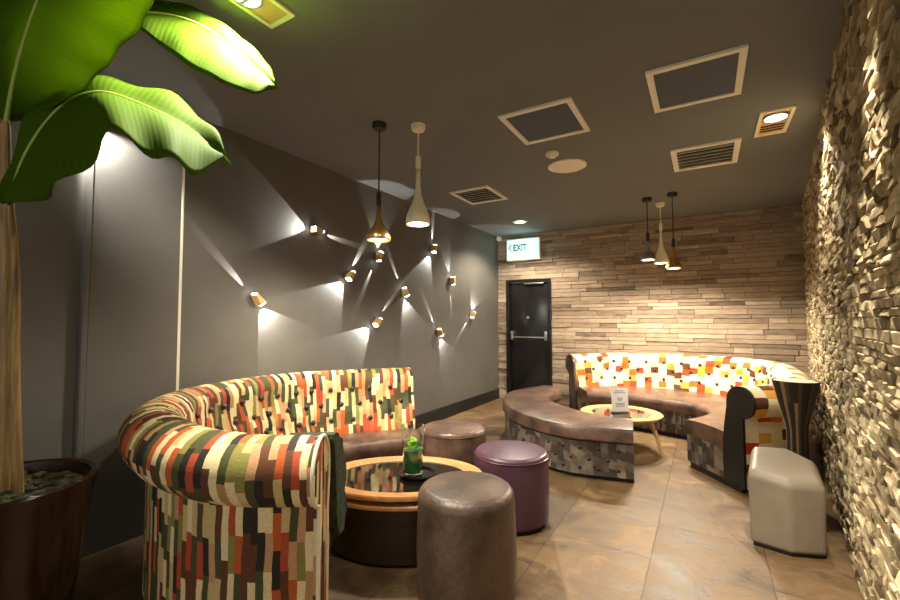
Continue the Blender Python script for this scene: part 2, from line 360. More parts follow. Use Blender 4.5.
# right wall: small split stones in courses, each face tilted its own way
t_r = Vector((.115, 1, 0)).normalized(); n_r = Vector((-t_r.y, t_r.x, 0))
org = Vector((xr(0), 0, 0)) - n_r * .03
Y_A, Y_B2 = -.6, YB * 1.006 + .06
rng = random.Random(11)
vs = []; fs = []; tone = []
z = 0.0
while z < CEIL - .004:
    h = rng.uniform(.024, .052)
    if CEIL - z - h < .02: h = CEIL - z
    y_ = Y_A
    while y_ < Y_B2:
        l = rng.uniform(.045, .19); y2 = min(y_ + l, Y_B2); g = .001; n = len(vs)
        d0 = .006 + .019 * rng.random() ** 1.2; t1, t2 = rng.uniform(-.006, .006), rng.uniform(-.006, .006); tn = rng.gauss(.48, .27); e = .004
        nu = 3
        P = []
        for (a_, b_) in ((y_ + g, z + g), (y2 - g, z + g), (y2 - g, z + h - g), (y_ + g, z + h - g)): P.append((a_, b_, -.004))
        ring = []
        for (fu, fv) in ((0, 0), (1, 0), (1, 1), (0, 1)):
            dd_ = max(.003, d0 + t1 * (2 * fu - 1) + t2 * (2 * fv - 1) + rng.uniform(-.0018, .0018))
            a_ = y_ + g + (y2 - y_ - 2 * g) * fu; b_ = z + g + (h - 2 * g) * fv
            P.append((a_, b_, dd_ - .004)); ring.append((a_ + e * (1 - 2 * fu), b_ + e * (1 - 2 * fv), dd_))
        P += ring
        cm = ((y_ + y2) / 2 + rng.uniform(-.2, .2) * (y2 - y_), z + h / 2 + rng.uniform(-.2, .2) * h, max(.004, d0 + rng.uniform(-.002, .004)))
        P.append(cm)
        vs.extend(org + t_r * a_ + n_r * c__ + Vector((0, 0, b_)) for a_, b_, c__ in P)
        F = [(8, 9, 12), (9, 10, 12), (10, 11, 12), (11, 8, 12)]
        for k in range(4): k2 = (k + 1) % 4; F += [(k, k2, 4 + k2, 4 + k), (4 + k, 4 + k2, 8 + k2, 8 + k)]
        for f in F: fs.append(tuple(n + q for q in f)); tone.append(tn)
        y_ = y2
    z += h
wr = mesh('wall_right', vs, fs, MT['split'], smooth=False)
a = wr.data.attributes.new('tone', 'FLOAT', 'FACE'); a.data.foreach_set('value', tone); tag(wr, kind='structure')
q0, q1 = org + t_r * Y_A - n_r * .004, org + t_r * Y_B2 - n_r * .004
slab('wall_outer', [(q0.x, q0.y), (q1.x, q1.y), (q1.x + .14, q1.y), (q0.x + .14, q0.y)], 0, CEIL, MT['black'])

# door
dr = thing('door_1', ((DX0 + DX1) / 2, YB + .03, 0), 'black exit door with a steel push bar in the stone back wall', 'door'); dr['kind'] = 'structure'
fr = MB()
fr.box((DX0 + .025, YB + .01, DZ / 2), (.05, .10, DZ - .004), bev=.004); fr.box((DX1 - .025, YB + .01, DZ / 2), (.05, .10, DZ - .004), bev=.004); fr.box(((DX0 + DX1) / 2, YB + .01, DZ - .027), (DX1 - DX0 - .1, .10, .05), bev=.004)
fr.build('door_frame', MT['black_gloss'], dr)
MB().box(((DX0 + DX1) / 2, YB + .035, 1.012), (DX1 - DX0 - .108, .045, 2.016), bev=.004).build('door_leaf', MT['black_gloss'], dr)
pb = MB(); pb.tube([(DX0 + .10, YB - .055, 1.08), (DX1 - .07, YB - .055, 1.08)], .013)
pbo = pb.build('push_bar', MT['steel'], dr)
for x_ in (DX0 + .115, DX1 - .085): tag(MB().box((x_, YB - .03, 1.11), (.045, .09, .15), bev=.008).build('bar_bracket', MT['steel'], pbo))
MB().box(((DX0 + DX1) / 2 + .1, YB - .015, 2.0), (.34, .05, .022), bev=.005).build('door_closer', MT['steel'], dr)
MB().lathe([(.002, 0), (.024, 0), (.024, .006), (.016, .01), (.002, .01)], ((DX0 + DX1) / 2 - .02, YB + .012, 1.42), 20, Matrix.Rotation(math.pi / 2, 3, 'X')).build('door_viewer', MT['steel'], dr)

# exit sign
sx0, sx1, sz0, sz1 = -2.97, -2.36, 2.40, 2.78
sg = thing('exit_sign', (-2.66, YB - .03, 2.40), 'lit pale green exit sign above the black door', 'sign')
MB().box(((sx0 + sx1) / 2, YB - .055, (sz0 + sz1) / 2), (sx1 - sx0, .06, sz1 - sz0), bev=.01).build('sign_housing', MT['pale'], sg)
MB().box(((sx0 + sx1) / 2, YB - .089, (sz0 + sz1) / 2), (sx1 - sx0 - .03, .008, sz1 - sz0 - .03), bev=.002).build('sign_face', MT['sign_face'], sg)
def text_mesh(txt, size, ext):
    c = bpy.data.curves.new('txt', 'FONT'); c.body = txt; c.size = size; c.extrude = ext; c.offset = .006
    o = bpy.data.objects.new('txt', c); COL.objects.link(o); bpy.context.view_layer.update()
    d = o.evaluated_get(bpy.context.evaluated_depsgraph_get()); me = bpy.data.meshes.new_from_object(d)
    V = [v.co.copy() for v in me.vertices]; F = [tuple(p.vertices) for p in me.polygons]
    bpy.data.objects.remove(o); bpy.data.curves.remove(c); bpy.data.meshes.remove(me); return V, F
V, F = text_mesh('EXIT', .155, .003)
V = [Vector((-2.84 + v.x * .78, YB - .095 - v.z, 2.57 + v.y)) for v in V]
mesh('lettering', V, F, MT['sign_ink'], sg, smooth=False)
ch = MB()
for sgn in (1, -1): ch.box((-2.895, YB - .095, 2.625 + sgn * .028), (.075, .004, .016), Matrix.Rotation(-sgn * .85, 3, 'Y'))
ch.build('arrow', MT['sign_ink'], sg, smooth=False)
point(sg, (0, -.25, .2), 1.6, (.55, 1, .9), .12, 'sign_glow')
tag(MB().box((-3.115, YB - .07, CEIL - .045), (.07, .08, .075), bev=.01).build('junction_box', MT['pale']), 'small pale junction box in the ceiling corner left of the exit sign', 'junction box')

# ------------------------------------------------------------------ ceiling fixtures
def ring_frame(mb, sx_, sy_, wd, z0, z1):
    for c, d in (((0, sy_ / 2 - wd / 2), (sx_, wd)), ((0, -sy_ / 2 + wd / 2), (sx_, wd)), ((sx_ / 2 - wd / 2, 0), (wd, sy_ - 2 * wd)), ((-sx_ / 2 + wd / 2, 0), (wd, sy_ - 2 * wd))):
        mb.box((c[0], c[1], (z0 + z1) / 2), (d[0], d[1], z1 - z0))
    return mb
def ceiling_panel(x, y, sx_, sy_, label):
    t = thing('ceiling_panel', (x, y, CEIL), label, 'ceiling panel', 'square framed ceiling panels')
    ring_frame(MB(), sx_, sy_, .038, -.016, 0).build('frame', MT['pale'], t, False, False)
    MB().box((0, 0, -.004), (sx_ - .074, sy_ - .074, .006)).build('grille', MT['mesh_grey'], t, False, False)
ceiling_panel(-.02, 3.03, .51, .57, 'larger grey square ceiling panel in pale frame, nearer the right stone wall')
ceiling_panel(-1.0, 3.09, .53, .57, 'grey square ceiling panel in pale frame next to the round ceiling speaker')
def vent(x, y, sx_, sy_, label):
    t = thing('air_vent', (x, y, CEIL), label, 'air vent', 'ceiling air vents')
    ring_frame(MB(), sx_, sy_, .045, -.016, 0).build('frame', MT['pale'], t, False, False)
    MB().box((0, 0, -.002), (sx_ - .088, sy_ - .088, .003)).build('backing', MT['black'], t, False, False)
    for k in range(6):
        yy = -sy_ / 2 + .09 + k * (sy_ - .18) / 5
        MB().box((0, yy, -.012), (sx_ - .1, .045, .003), Matrix.Rotation(math.radians(38), 3, 'X')).build('louvre', MT['pale'], t, False, False)
vent(.03, 4.46, .52, .60, 'pale slatted air vent in ceiling beside the square downlight')
vent(-2.28, 4.51, .50, .58, 'pale slatted air vent in ceiling close to the sconce wall')
def downlight(x, y, sx_, sy_, lamp_y, label, power, aim=(0, 0, -1), ang=110, col=NEUT):
    t = thing('square_downlight', (x, y, CEIL), label, 'ceiling light', 'square recessed downlights')
    ring_frame(MB(), sx_, sy_, .022, -.014, 0).build('frame', MT['cream'], t, False, False)
    MB().box((0, 0, -.003), (sx_ - .042, sy_ - .042, .004)).build('housing', MT['brass'], t, False, False)
    r_ = sx_ / 2 - .022
    bz = MB().lathe([(r_, -.004), (r_, -.02), (r_ - .012, -.02), (r_ - .014, -.006)], (0, lamp_y, 0), 32, cap=False).build('bezel', MT['steel'], t, False)
    MB().lathe([(.001, -.012), (r_ - .014, -.010), (r_ - .014, -.006), (.001, -.006)], (0, lamp_y, 0), 32, cap=False).build('lamp', MT['lamp_disc'], bz, False)
    MB().box((0, lamp_y, -.017), (r_ * 1.9, .008, .004)).box((0, lamp_y, -.017), (.022, .022, .008)).build('lamp_bridge', MT['steel'], t, False, False)
    for k in range(3): MB().box((0, -lamp_y * .9 - .05 + k * .05, -.008), (sx_ - .06, .01, .008)).build('fin', MT['black'], t, False, False)
    spot(t, (0, lamp_y, -.05), aim, power, ang, col, .6, .05)
    return t
downlight(.475, 3.95, .205, .47, -.11, 'square recessed downlight in pale frame near the right stone wall', P_DOWN, (.05, .0, -1), 120)
downlight(-1.765, 1.13, .18, .43, .02, 'square recessed downlight above the banana leaves', P_PLANT, (-.1, -.15, -1), 140)
downlight(.34, 1.95, .205, .47, -.0, 'square recessed downlight grazing the right stone wall nearest the viewer', P_GRAZE, (.06, .22, -1), 42)
downlight(-.70, 1.45, .205, .47, -.0, 'square recessed downlight over the foreground pouf', P_DOWN * .5, (-.1, .15, -1), 120)

def round_light(x, y, label, power):
    t = thing('round_downlight', (x, y, CEIL), label, 'ceiling light')
    MB().lathe([(.11, 0), (.11, -.012), (.075, -.016), (.07, -.006), (.07, 0)], n=36, cap=False).build('trim_ring', MT['pale'], t, False)
    MB().lathe([(.001, -.02), (.05, -.016), (.068, -.005), (.001, -.004)], n=32, cap=False).build('lamp', MT['bulb'], t, False)
    spot(t, (0, 0, -.05), (0, 0.02, -1), power, 140, WARM, .5, .05)
round_light(-2.37, 6.04, 'round glowing downlight in the ceiling in front of the exit sign', P_ROUND)

t = thing('ceiling_speaker', (-1.11, 4.07, CEIL), 'round cream ceiling speaker between the square panel and the vents', 'speaker')
MB().lathe([(.18, 0), (.18, -.01), (.165, -.018), (.15, -.016), (.15, 0)], n=44, cap=False).build('rim', MT['cream'], t, False)
MB().lathe([(.001, -.013), (.15, -.012), (.15, -.002), (.001, -.002)], n=44, cap=False).build('grille', MT['pale'], t, False)
t = thing('smoke_detector', (-1.14, 3.69, CEIL), 'small white smoke detector beside the round ceiling speaker', 'smoke detector')
MB().lathe([(.058, 0), (.058, -.018), (.05, -.026), (.001, -.026)], n=30, cap=False).build('base', MT['cream'], t, False)
MB().lathe([(.036, -.024), (.036, -.036), (.028, -.042), (.001, -.044)], n=30, cap=False).build('sensor', MT['pale'], t, False)

# ------------------------------------------------------------------ pendants
def pendant(x, y, zb, h, r, body, cord, canopy, label, group, power):
    t = thing('pendant_lamp', (x, y, CEIL), label, 'pendant lamp', group)
    MB().lathe([(.055, 0), (.055, -.03), (.045, -.045), (.008, -.048)], n=28).build('canopy', canopy, t, False)
    zt = zb - CEIL + h
    MB().tube([(0, 0, -.045), (0, 0, zt + .02)], .0055, 8).build('cord', cord, t, False)
    MB().lathe([(.009, zt + .10), (.019, zt + .09), (.019, zt - .0), (.012, zt - .01)], n=20).build('socket', cord, t, False)
    b0 = zt - h; prof = []
    for f, q in ((0, .94), (.03, .99), (.08, 1.0), (.16, .93), (.26, .76), (.38, .52), (.5, .34), (.62, .24), (.78, .19), (1.0, .16)): prof.append((r * q, b0 + h * f))
    sh = MB().lathe(prof, n=36, cap=False); 
    o = sh.build('shade', body, t, False); md = o.modifiers.new('thickness', 'SOLIDIFY'); md.thickness = .004; md.offset = -1
    MB().lathe([(.001, b0 + .004), (r * .62, b0 + .006), (r * .7, b0 + .03), (.001, b0 + .05)], n=28, cap=False).build('bulb', MT['bulb'], o, False)
    spot(t, (0, 0, b0 - .012), (0, 0, -1), power, 165, WARM, .4, .04)
    return t
GP = 'drop shaped pendant lamps'
pendant(-2.09, 2.46, 1.97, .27, .092, MT['copper'], MT['black'], MT['black'], 'copper drop pendant on black cord in front of the sconce wall', GP, P_PENDANT)
pendant(-1.85, 2.63, 2.095, .43, .092, MT['cream'], MT['cream'], MT['cream'], 'large cream drop pendant on pale cord in front of the sconce wall', GP, P_PENDANT)
pendant(-.58, 5.67, 2.10, .24, .085, MT['steel'], MT['black'], MT['black'], 'grey drop pendant on black cord, leftmost of the three over the far table', GP, P_PENDANT_FAR)
pendant(-.46, 6.0, 2.09, .42, .088, MT['cream'], MT['cream'], MT['cream'], 'cream drop pendant on pale cord, middle of the three over the far table', GP, P_PENDANT_FAR)
pendant(-.30, 5.59, 1.97, .26, .085, MT['copper'], MT['black'], MT['black'], 'dark copper drop pendant hanging lowest and rightmost of the three over the far table', GP, P_PENDANT_FAR)

# ------------------------------------------------------------------ wall sconces with narrow and wide beams
def on_wall(u, v): p = at_x(u, v, XL); return Vector((p.y, p.z))
def sconce(c, slit, e1, e2, label, slit_ang=9, pf=1.0, ps=1.0, off=.046, bl=.08):
    """c, slit end and two fan edges (each from, to) as points seen on the wall"""
    C0 = on_wall(*c); sd = (on_wall(*slit) - C0).normalized()
    d1 = (on_wall(*e1[1]) - on_wall(*e1[0])).normalized(); d2 = (on_wall(*e2[1]) - on_wall(*e2[0])).normalized()
    fd = (d1 + d2).normalized(); half = d1.angle(d2) / 2
    t = thing('wall_sconce', (XL, C0.x, C0.y), label, 'wall light', 'angular wall sconces')
    ax = (sd - fd).normalized(); A = Vector((0, ax.x, ax.y)); B = Vector((1, 0, 0)).cross(A)
    M = Matrix((Vector((1, 0, 0)), A, B)).transposed()
    L2, W2 = .055, .024
    MB().box((.006, 0, 0), (.012, .07, .045), M, .003).build('back_plate', MT['black'], t, False)
    vs = []
    for x_ in (.012, .085):
        for (aa, bb) in ((L2, W2 * .62), (L2, -W2 * .62), (-L2, -W2 * 1.35), (-L2, W2 * 1.35)):
            vs.append(M @ Vector((x_, aa * (1 if x_ < .05 else .82), bb * (1 if x_ < .05 else .8))))
    mesh('shade', vs, [(0, 1, 2, 3), (4, 5, 6, 7), (0, 1, 5, 4), (1, 2, 6, 5), (2, 3, 7, 6), (3, 0, 4, 7)], MT['brass'], t, smooth=False, world=False)
    for nm, dd, l2, w_ in (('slit_lens', sd, L2 + .001, .02), ('fan_lens', fd, L2 + .001, .045)):
        s_ = 1 if nm == 'slit_lens' else -1
        MB().box(M @ Vector((.055, s_ * (L2 * .91 + .003), 0)), (.05, .006, w_), M).build(nm, MT['sconce_glow'], t, False, False)
    p1 = M @ Vector((.024, L2 + .008, 0)); p2 = M @ Vector((off, -L2 - .008, 0))
    th_ = math.tan(math.radians(slit_ang + 1.0))
    spot(t, p1, (-th_, sd.x, sd.y), P_SLIT * ps, slit_ang * 2, COOL, .25, .003, 'slit_light')
    spot(t, p2, (-.14, fd.x, fd.y), P_FAN * pf, max(20, math.degrees(half * 2)), COOL, bl, .006, 'fan_light')
sconce((254, 299), (212, 250), ((252, 307), (251, 360)), ((263, 307), (293, 319)), 'brass wall sconce nearest the plant, beam pointing up left', 7)
sconce((314, 231), (361, 247), ((305, 223), (286, 200)), ((303, 234), (263, 250)), 'brass wall sconce highest on the left, fanning light up left', 6, .6)
sconce((347, 276), (359, 254), ((342, 278), (277, 290)), ((343, 282), (341, 317)), 'wall sconce left of the copper pendant, fanning light down left', 8)
sconce((376, 257), (360, 297), ((373, 251), (369, 238)), ((379, 251), (386, 238)), 'wall sconce directly behind the copper pendant bulb', 6, .5)
sconce((374, 322), (399, 289), ((373, 322), (330, 331)), ((372, 325), (365, 360)), 'lowest wall sconce over the sofa back, fanning light left', 5)
sconce((402, 292), (389, 255), ((399, 299), (396, 332)), ((406, 299), (421, 316)), 'wall sconce at the middle of the group, below the two pendants', 6)
sconce((450, 281), (451, 311), ((447, 273), (440, 255)), ((452, 273), (453, 255)), 'wall sconce right of the cream pendant, thin beam straight down', 5, .5)
sconce((431, 249), (432, 230), ((424, 256), (404, 274)), ((431, 257), (433, 281)), 'highest wall sconce on the right, under the ceiling edge', 8, 1.0)
sconce((437, 332), (426, 303), ((436, 338), (437, 358)), ((441, 339), (451, 347)), 'lowest wall sconce on the right, beam pointing up', 6, .7)
sconce((72, 112), (84, 80), ((78, 140), (73, 460)), ((80, 128), (200, 165)), 'wall sconce on the pilaster behind the drooping leaf', 6, 3.8, .3, .075, .6)
sconce((470, 315), (458, 337), ((471, 308), (470, 288)), ((474, 309), (486, 297)), 'wall sconce farthest right, nearest the stone wall corner', 6, .7)

# ------------------------------------------------------------------ upholstery helpers
def offsets(P, flip):
    out = []
    for i, p in enumerate(P):
        t = (P[min(i + 1, len(P) - 1)] - P[max(i - 1, 0)]).normalized()
        n_ = Vector((t.y, -t.x)) * (-1 if flip else 1); out.append((p, n_, t))
    return out
def arclen(P):
    s = [0.0]
    for a_, b_ in zip(P, P[1:]): s.append(s[-1] + (b_ - a_).length)
    return s
def equal(P, step):
    s = arclen(P); n_ = max(3, int(s[-1] / step) + 1); out = []; j = 0
    for k in range(n_):
        x = s[-1] * k / (n_ - 1)
        while j < len(P) - 2 and s[j + 1] < x: j += 1
        f = (x - s[j]) / max(1e-9, s[j + 1] - s[j]); out.append(P[j].lerp(P[j + 1], f))
    return out
def sub_prof(prof, step, ref=None):
    """subdivide a profile; ref fixes the counts so that every station gets the same number of points"""
    out = []; ref = ref or prof
    for i in range(len(prof) - 1):
        a_, b_ = prof[i], prof[i + 1]
        L_ = math.dist(ref[i], ref[i + 1]); n_ = max(1, int(L_ / step + .5))
        for k in range(n_): f = k / n_; out.append((a_[0] + (b_[0] - a_[0]) * f, a_[1] + (b_[1] - a_[1]) * f))
    out.append(prof[-1]); return out
def loft(name, stations, prof_fn, mat, parent, dimples=(), dr=.05, dd=.018, caps=True, uvoff=0.0):
    """stations: (point2d, inward2d, s); prof_fn(s_fraction) -> closed loop of (u, z)"""
    vs = []; uv = []; fs = []; uvs = []; prof0 = None
    sl = arclen([q[0] for q in stations]); n_ = len(stations)
    for i, (p, nn, _) in enumerate(stations):
        pr = prof_fn(i / (n_ - 1)); v = 0.0
        for k, (u_, z_) in enumerate(pr):
            if k: v += math.dist(pr[k - 1], pr[k])
            vs.append(Vector((p.x + nn.x * u_, p.y + nn.y * u_, z_))); uv.append((sl[i] + uvoff, v))
        last = v + math.dist(pr[-1], pr[0])
        if i == 0: m_ = len(pr); vclose = last
    for bpnt, bn in dimples:
        for q in range(len(vs)):
            d2 = (vs[q] - bpnt).length_squared
            if d2 < (3 * dr) ** 2: vs[q] = vs[q] - bn * (dd * math.exp(-d2 / (dr * dr)))
    for i in range(n_ - 1):
        for k in range(m_):
            k2 = (k + 1) % m_; f = (i * m_ + k, i * m_ + k2, (i + 1) * m_ + k2, (i + 1) * m_ + k); fs.append(f)
            for q in f:
                u_, v_ = uv[q]
                if k2 == 0 and q % m_ == 0: v_ = vclose
                uvs.append((u_, v_))
    if caps:
        for i in (0, n_ - 1):
            f = tuple(i * m_ + k for k in range(m_)); fs.append(f)
            pr = prof_fn(i / (n_ - 1))
            for k in range(m_): uvs.append((pr[k][0] + uvoff + 3.1, pr[k][1]))
    o = mesh(name, vs, fs, mat, parent, uvs=uvs); return o
def flat_part(name, st, prof, thick, mat, parent, sgn, grow=0.0):
    """solid facing plate on the end of an upholstered run"""
    p, nn, t = st; c = Vector((sum(a_ for a_, _ in prof) / len(prof), sum(b_ for _, b_ in prof) / len(prof)))
    vs = []; m_ = len(prof)
    for q in (0.0, thick):
        for (u_, z_) in prof:
            b_ = p + nn * u_ + t * (sgn * q); vs.append(Vector((b_.x, b_.y, z_)))
    fs = [tuple(range(m_)), tuple(range(m_, 2 * m_))] + [(k, (k + 1) % m_, m_ + (k + 1) % m_, m_ + k) for k in range(m_)]
    uvs = []
    for f in fs:
        for q in f: pr = prof[q % m_]; uvs.append((pr[0] * 1.0 + 9.0, pr[1]))
    return mesh(name, vs, fs, mat, parent, uvs=uvs)
BTN = None
def buttons(parent, spots, mat, r=.013):
    """one mesh shared, one object per button"""
    global BTN
    bm_ = MB().lathe([(.001, r * .55), (r * .6, r * .45), (r, r * .1), (r * .9, -r * .3), (.001, -r * .4)], n=12, cap=False)
    proto = None
    for p, nn in spots:
        if proto is None: proto = bm_.build('button', mat, parent, False); o = proto
        else: o = proto.copy(); COL.objects.link(o); o.parent = parent
        o.location = p - Vector(parent.location); o.rotation_euler = nn.to_track_quat('Z', 'Y').to_euler()

def back_profile(thick, zs=1.0):
    pr = [(0.0, .05), (0.0, .66)]
    for k in range(0, 15):
        a_ = math.radians(257 - 257 * k / 14); pr.append((.025 + .142 * math.cos(a_), .80 + .142 * math.sin(a_)))
    ref = pr + [(.168, .74), (.2, .6), (.25, .42), (.25, .05)]
    pr = pr + [(.168, .74), (thick * .72 + .035, .6), (thick, .42), (thick, .05)]
    return [(u_, z_ * zs) for u_, z_ in sub_prof(pr, .035, ref)]
def seat_st(outer, inner, step=.035):
    n_ = 90; O = [cr(outer, (len(outer) - 1) * k / (n_ - 1)) for k in range(n_)]; I = [cr(inner, (len(inner) - 1) * k / (n_ - 1)) for k in range(n_)]
    return [(o_, (i_ - o_).normalized(), (i_ - o_).length) for o_, i_ in zip(O, I)]
def seat_loft(name, st, prof_L, mat, parent, **k):
    n_ = len(st); return loft(name, [(a_, b_, 0) for a_, b_, _ in st], lambda f: prof_L(st[min(n_ - 1, int(round(f * (n_ - 1))))][2]), mat, parent, **k)
def cushion_prof(z0, z1, a0, over=.0):
    def f(L_):
        L_ += over; return sub_prof([(a0, z0), (a0, z1), (L_ - .05, z1 + .004), (L_ - .022, z1 - .006), (L_ - .005, z1 - .025), (L_, z1 - .05), (L_ - .004, z0 + .02), (L_ - .02, z0)], .05) if False else \
            [(a0, z0), (a0, z1)] + [(a0 + (L_ - .05 - a0) * q / 5, z1 + .012 * math.sin(math.pi * q / 5)) for q in range(1, 6)] + [(L_ - .022, z1 - .008), (L_ - .005, z1 - .028), (L_, z1 - .055), (L_ - .004, z0 + .02), (L_ - .02, z0)]
    return f
def base_prof(z0, z1, a0, ins):
    def f(L_):
        q = L_ - ins; return [(a0, z0), (a0, z1)] + [(a0 + (q - a0) * k / 3, z1) for k in (1, 2)] + [(q, z1 - (z1 - z0) * k / 7) for k in range(8)]
    return f

def face_spots(sts, prof_fn, rows, spacing, start, end, inner=True):
    """button spots on the inner face of a back; rows: list of z heights"""
    sl = arclen([q[0] for q in sts]); out = []
    for ri, z_ in enumerate(rows):
        s = start + (spacing / 2 if ri % 2 else 0)
        while s < sl[-1] - end:
            i = min(range(len(sl)), key=lambda q: abs(sl[q] - s)); p, nn, t = sts[i]
            pr = prof_fn(i / (len(sts) - 1)); cand = [q for q in pr if q[0] > .10]
            u_ = None
            for a_, b_ in zip(cand, cand[1:]):
                if (a_[1] - z_) * (b_[1] - z_) <= 0 and a_[1] != b_[1]:
                    u_ = a_[0] + (b_[0] - a_[0]) * (z_ - a_[1]) / (b_[1] - a_[1]); break
            if u_ is not None:
                nv = Vector((nn.x, nn.y, .25)).normalized(); out.append((Vector((p.x + nn.x * u_, p.y + nn.y * u_, z_)), nv))
            s += spacing
    return out

# ------------------------------------------------------------------ left sofa
OL = [Vector(p) for p in ((-1.365, 1.225), (-1.62, 1.06), (-2.0, 1.0), (-2.5, 1.13), (-2.86, 1.5), (-2.99, 1.98), (-2.93, 2.45), (-2.69, 2.82), (-2.37, 3.2))]
Pl = equal([cr(OL, (len(OL) - 1) * k / 300) for k in range(301)], .03); stL = offsets(Pl, False)
sofa = thing('curved_sofa', (-2.4, 2.0, 0), 'large curved sofa in narrow striped patchwork with rolled top, against the sconce wall', 'sofa', 'curved patchwork sofas')
def pfL(f): return back_profile(.155 + .10 * min(1, f / .22), .955 + .045 * min(1, f / .3))
spL = face_spots(stL, pfL, (.80, .68, .56), .17, 1.6, .08)
ob = loft('backrest', stL, pfL, MT['patch'], sofa, spL, .055, .034)
buttons(sofa, [(p - n_ * .018, n_) for p, n_ in spL], MT['button'], .019)
fac = flat_part('arm_facing', stL[0], pfL(0), .02, MT['patch'], sofa, -1)
p0, n0, t0 = stL[0]
pts = [Vector(((p0 + n0 * u_ - t0 * .02).x, (p0 + n0 * u_ - t0 * .02).y, z_)) for u_, z_ in pfL(0)]
MB().tube(pts, .008, 8).build('piping', MT['cream'], fac)
flat_part('arm_facing', stL[-1], pfL(1), .02, MT['patch'], sofa, 1)
so = [Vector(p) for p in ((-1.76, 1.01), (-2.1, 1.01), (-2.5, 1.14), (-2.86, 1.5), (-2.99, 1.98), (-2.93, 2.45), (-2.69, 2.82), (-2.38, 3.19))]
si = [Vector(p) for p in ((-1.78, 1.66), (-1.95, 1.69), (-2.13, 1.79), (-2.27, 1.97), (-2.33, 2.18), (-2.29, 2.42), (-2.16, 2.64), (-1.97, 2.87))]
st = seat_st(so, si)
seat_loft('seat_base', st, base_prof(.05, .30, .24, .03), MT['leather_dark'], sofa)
seat_loft('seat_cushion', st, cushion_prof(.301, .44, .20), MT['leather'], sofa)

# dark green throw over the inner side of the near arm
ths = offsets(equal([cr(OL, -.10 + .6 * k / 20) for k in range(21)], .012), False)
def thr(f):
    zb = .38 + .07 * noise.noise((f * 7, 2.0, 0)) + .05 * f
    top = [(.155, .872), (.22, .868), (.31, .80), (.36, .70), (.37, .58), (.35, zb)]
    bot = [(.25, zb + .01), (.215, .6), (.198, .70), (.188, .775), (.175, .825), (.15, .855)]
    ref = [(a_, .38 if b_ == zb or b_ == zb + .01 else b_) for a_, b_ in top + bot]
    return sub_prof(top + bot, .03, ref)
th = loft('throw_blanket', ths, thr, MT['moss_cloth'], None)
for v in th.data.vertices:
    d = .022 * noise.noise(v.co * 14) + .010 * noise.noise(v.co * 42); v.co.y += max(0, d); v.co.x += abs(d) * .4
tag(th, 'dark green throw draped over the near arm of the striped sofa', 'blanket')

# ------------------------------------------------------------------ far sofa
OF = [Vector(p) for p in ((.25, 4.13), (.54, 4.36), (.68, 4.8), (.74, 5.5), (.64, 6.2), (.2, 6.62), (-.5, 6.80), (-1.2, 6.68), (-1.70, 6.28))]
Pf = equal([cr(OF, (len(OF) - 1) * k / 300) for k in range(301)], .03); stF = offsets(Pf, True)
sofa2 = thing('curved_sofa', (-.3, 5.9, 0), 'curved sofa in cream and orange patchwork along the stone back wall', 'sofa', 'curved patchwork sofas')
def pfF(f): return back_profile(.22, .90 + .06 * min(1, f / .35) - .03 * max(0, (f - .75) / .25))
spF = face_spots(stF, pfF, (.79, .68, .56), .24, .5, .06)
loft('backrest', stF, pfF, MT['patch_far'], sofa2, spF, .065, .026)
buttons(sofa2, [(p - n_ * .014, n_) for p, n_ in spF], MT['button'], .02)
flat_part('arm_facing', stF[0], pfF(0), .022, MT['black'], sofa2, -1)
flat_part('arm_facing', stF[-1], pfF(1), .03, MT['leather_dark'], sofa2, 1)
so = [Vector(p) for p in ((.25, 4.13), (.54, 4.36), (.68, 4.8), (.74, 5.5), (.64, 6.2), (.2, 6.62), (-.5, 6.80), (-1.2, 6.68), (-1.68, 6.30))]
si = [Vector(p) for p in ((-.20, 4.72), (-.08, 4.93), (.0, 5.16), (-.02, 5.38), (-.15, 5.57), (-.36, 5.67), (-.68, 5.75), (-1.03, 5.80), (-1.36, 5.80))]
st = seat_st(so, si)
sb_sp = []
inn = equal([cr(si, (len(si) - 1) * k / 200) for k in range(201)], .02); ino = offsets(inn, True)
for ri, z_ in enumerate((.24, .15)):
    for i in range(4 + 3 * ri, len(ino) - 3, 8):
        p, nn, t = ino[i]; q = p - nn * .045
        sb_sp.append((Vector((q.x, q.y, z_)), Vector((nn.x, nn.y, 0))))
seat_loft('seat_base', st, base_prof(.05, .30, .24, .04), MT['patch_grey'], sofa2)
buttons(sofa2, [(p, n_) for p, n_ in sb_sp], MT['button'], .02)
seat_loft('seat_cushion', st, cushion_prof(.301, .435, .17), MT['leather'], sofa2)

# ------------------------------------------------------------------ curved bench
bo = [Vector(p) for p in ((-.54, 3.90), (-1.15, 3.82), (-1.72, 4.15), (-2.10, 4.75), (-2.20, 5.30), (-2.02, 5.95))]
bi = [Vector(p) for p in ((-.60, 4.32), (-1.05, 4.46), (-1.42, 4.74), (-1.63, 5.05), (-1.69, 5.32), (-1.66, 5.66))]
st = [(i_, (o_ - i_).normalized(), (o_ - i_).length) for i_, o_ in zip(resample(bi, 90), resample(bo, 90))]
bench = thing('curved_bench', (-1.6, 4.6, 0), 'backless curved bench with brown leather seat and grey tufted sides', 'bench')
bsp = []
outp = equal(resample(bo, 200), .02); outo = offsets(outp, True)
for ri, z_ in enumerate((.26, .17, .09)):
    for i in range(6 + (4 if ri % 2 else 0), len(outo) - 4, 8):
        p, nn, t = outo[i]
        bsp.append((Vector((p.x, p.y, z_)), Vector((nn.x, nn.y, 0))))
sgn = 1 if (outo[5][1].dot(Vector((0, -1))) > 0) else -1
bsp = [(p - n_ * sgn * .022, n_ * sgn) for p, n_ in bsp]
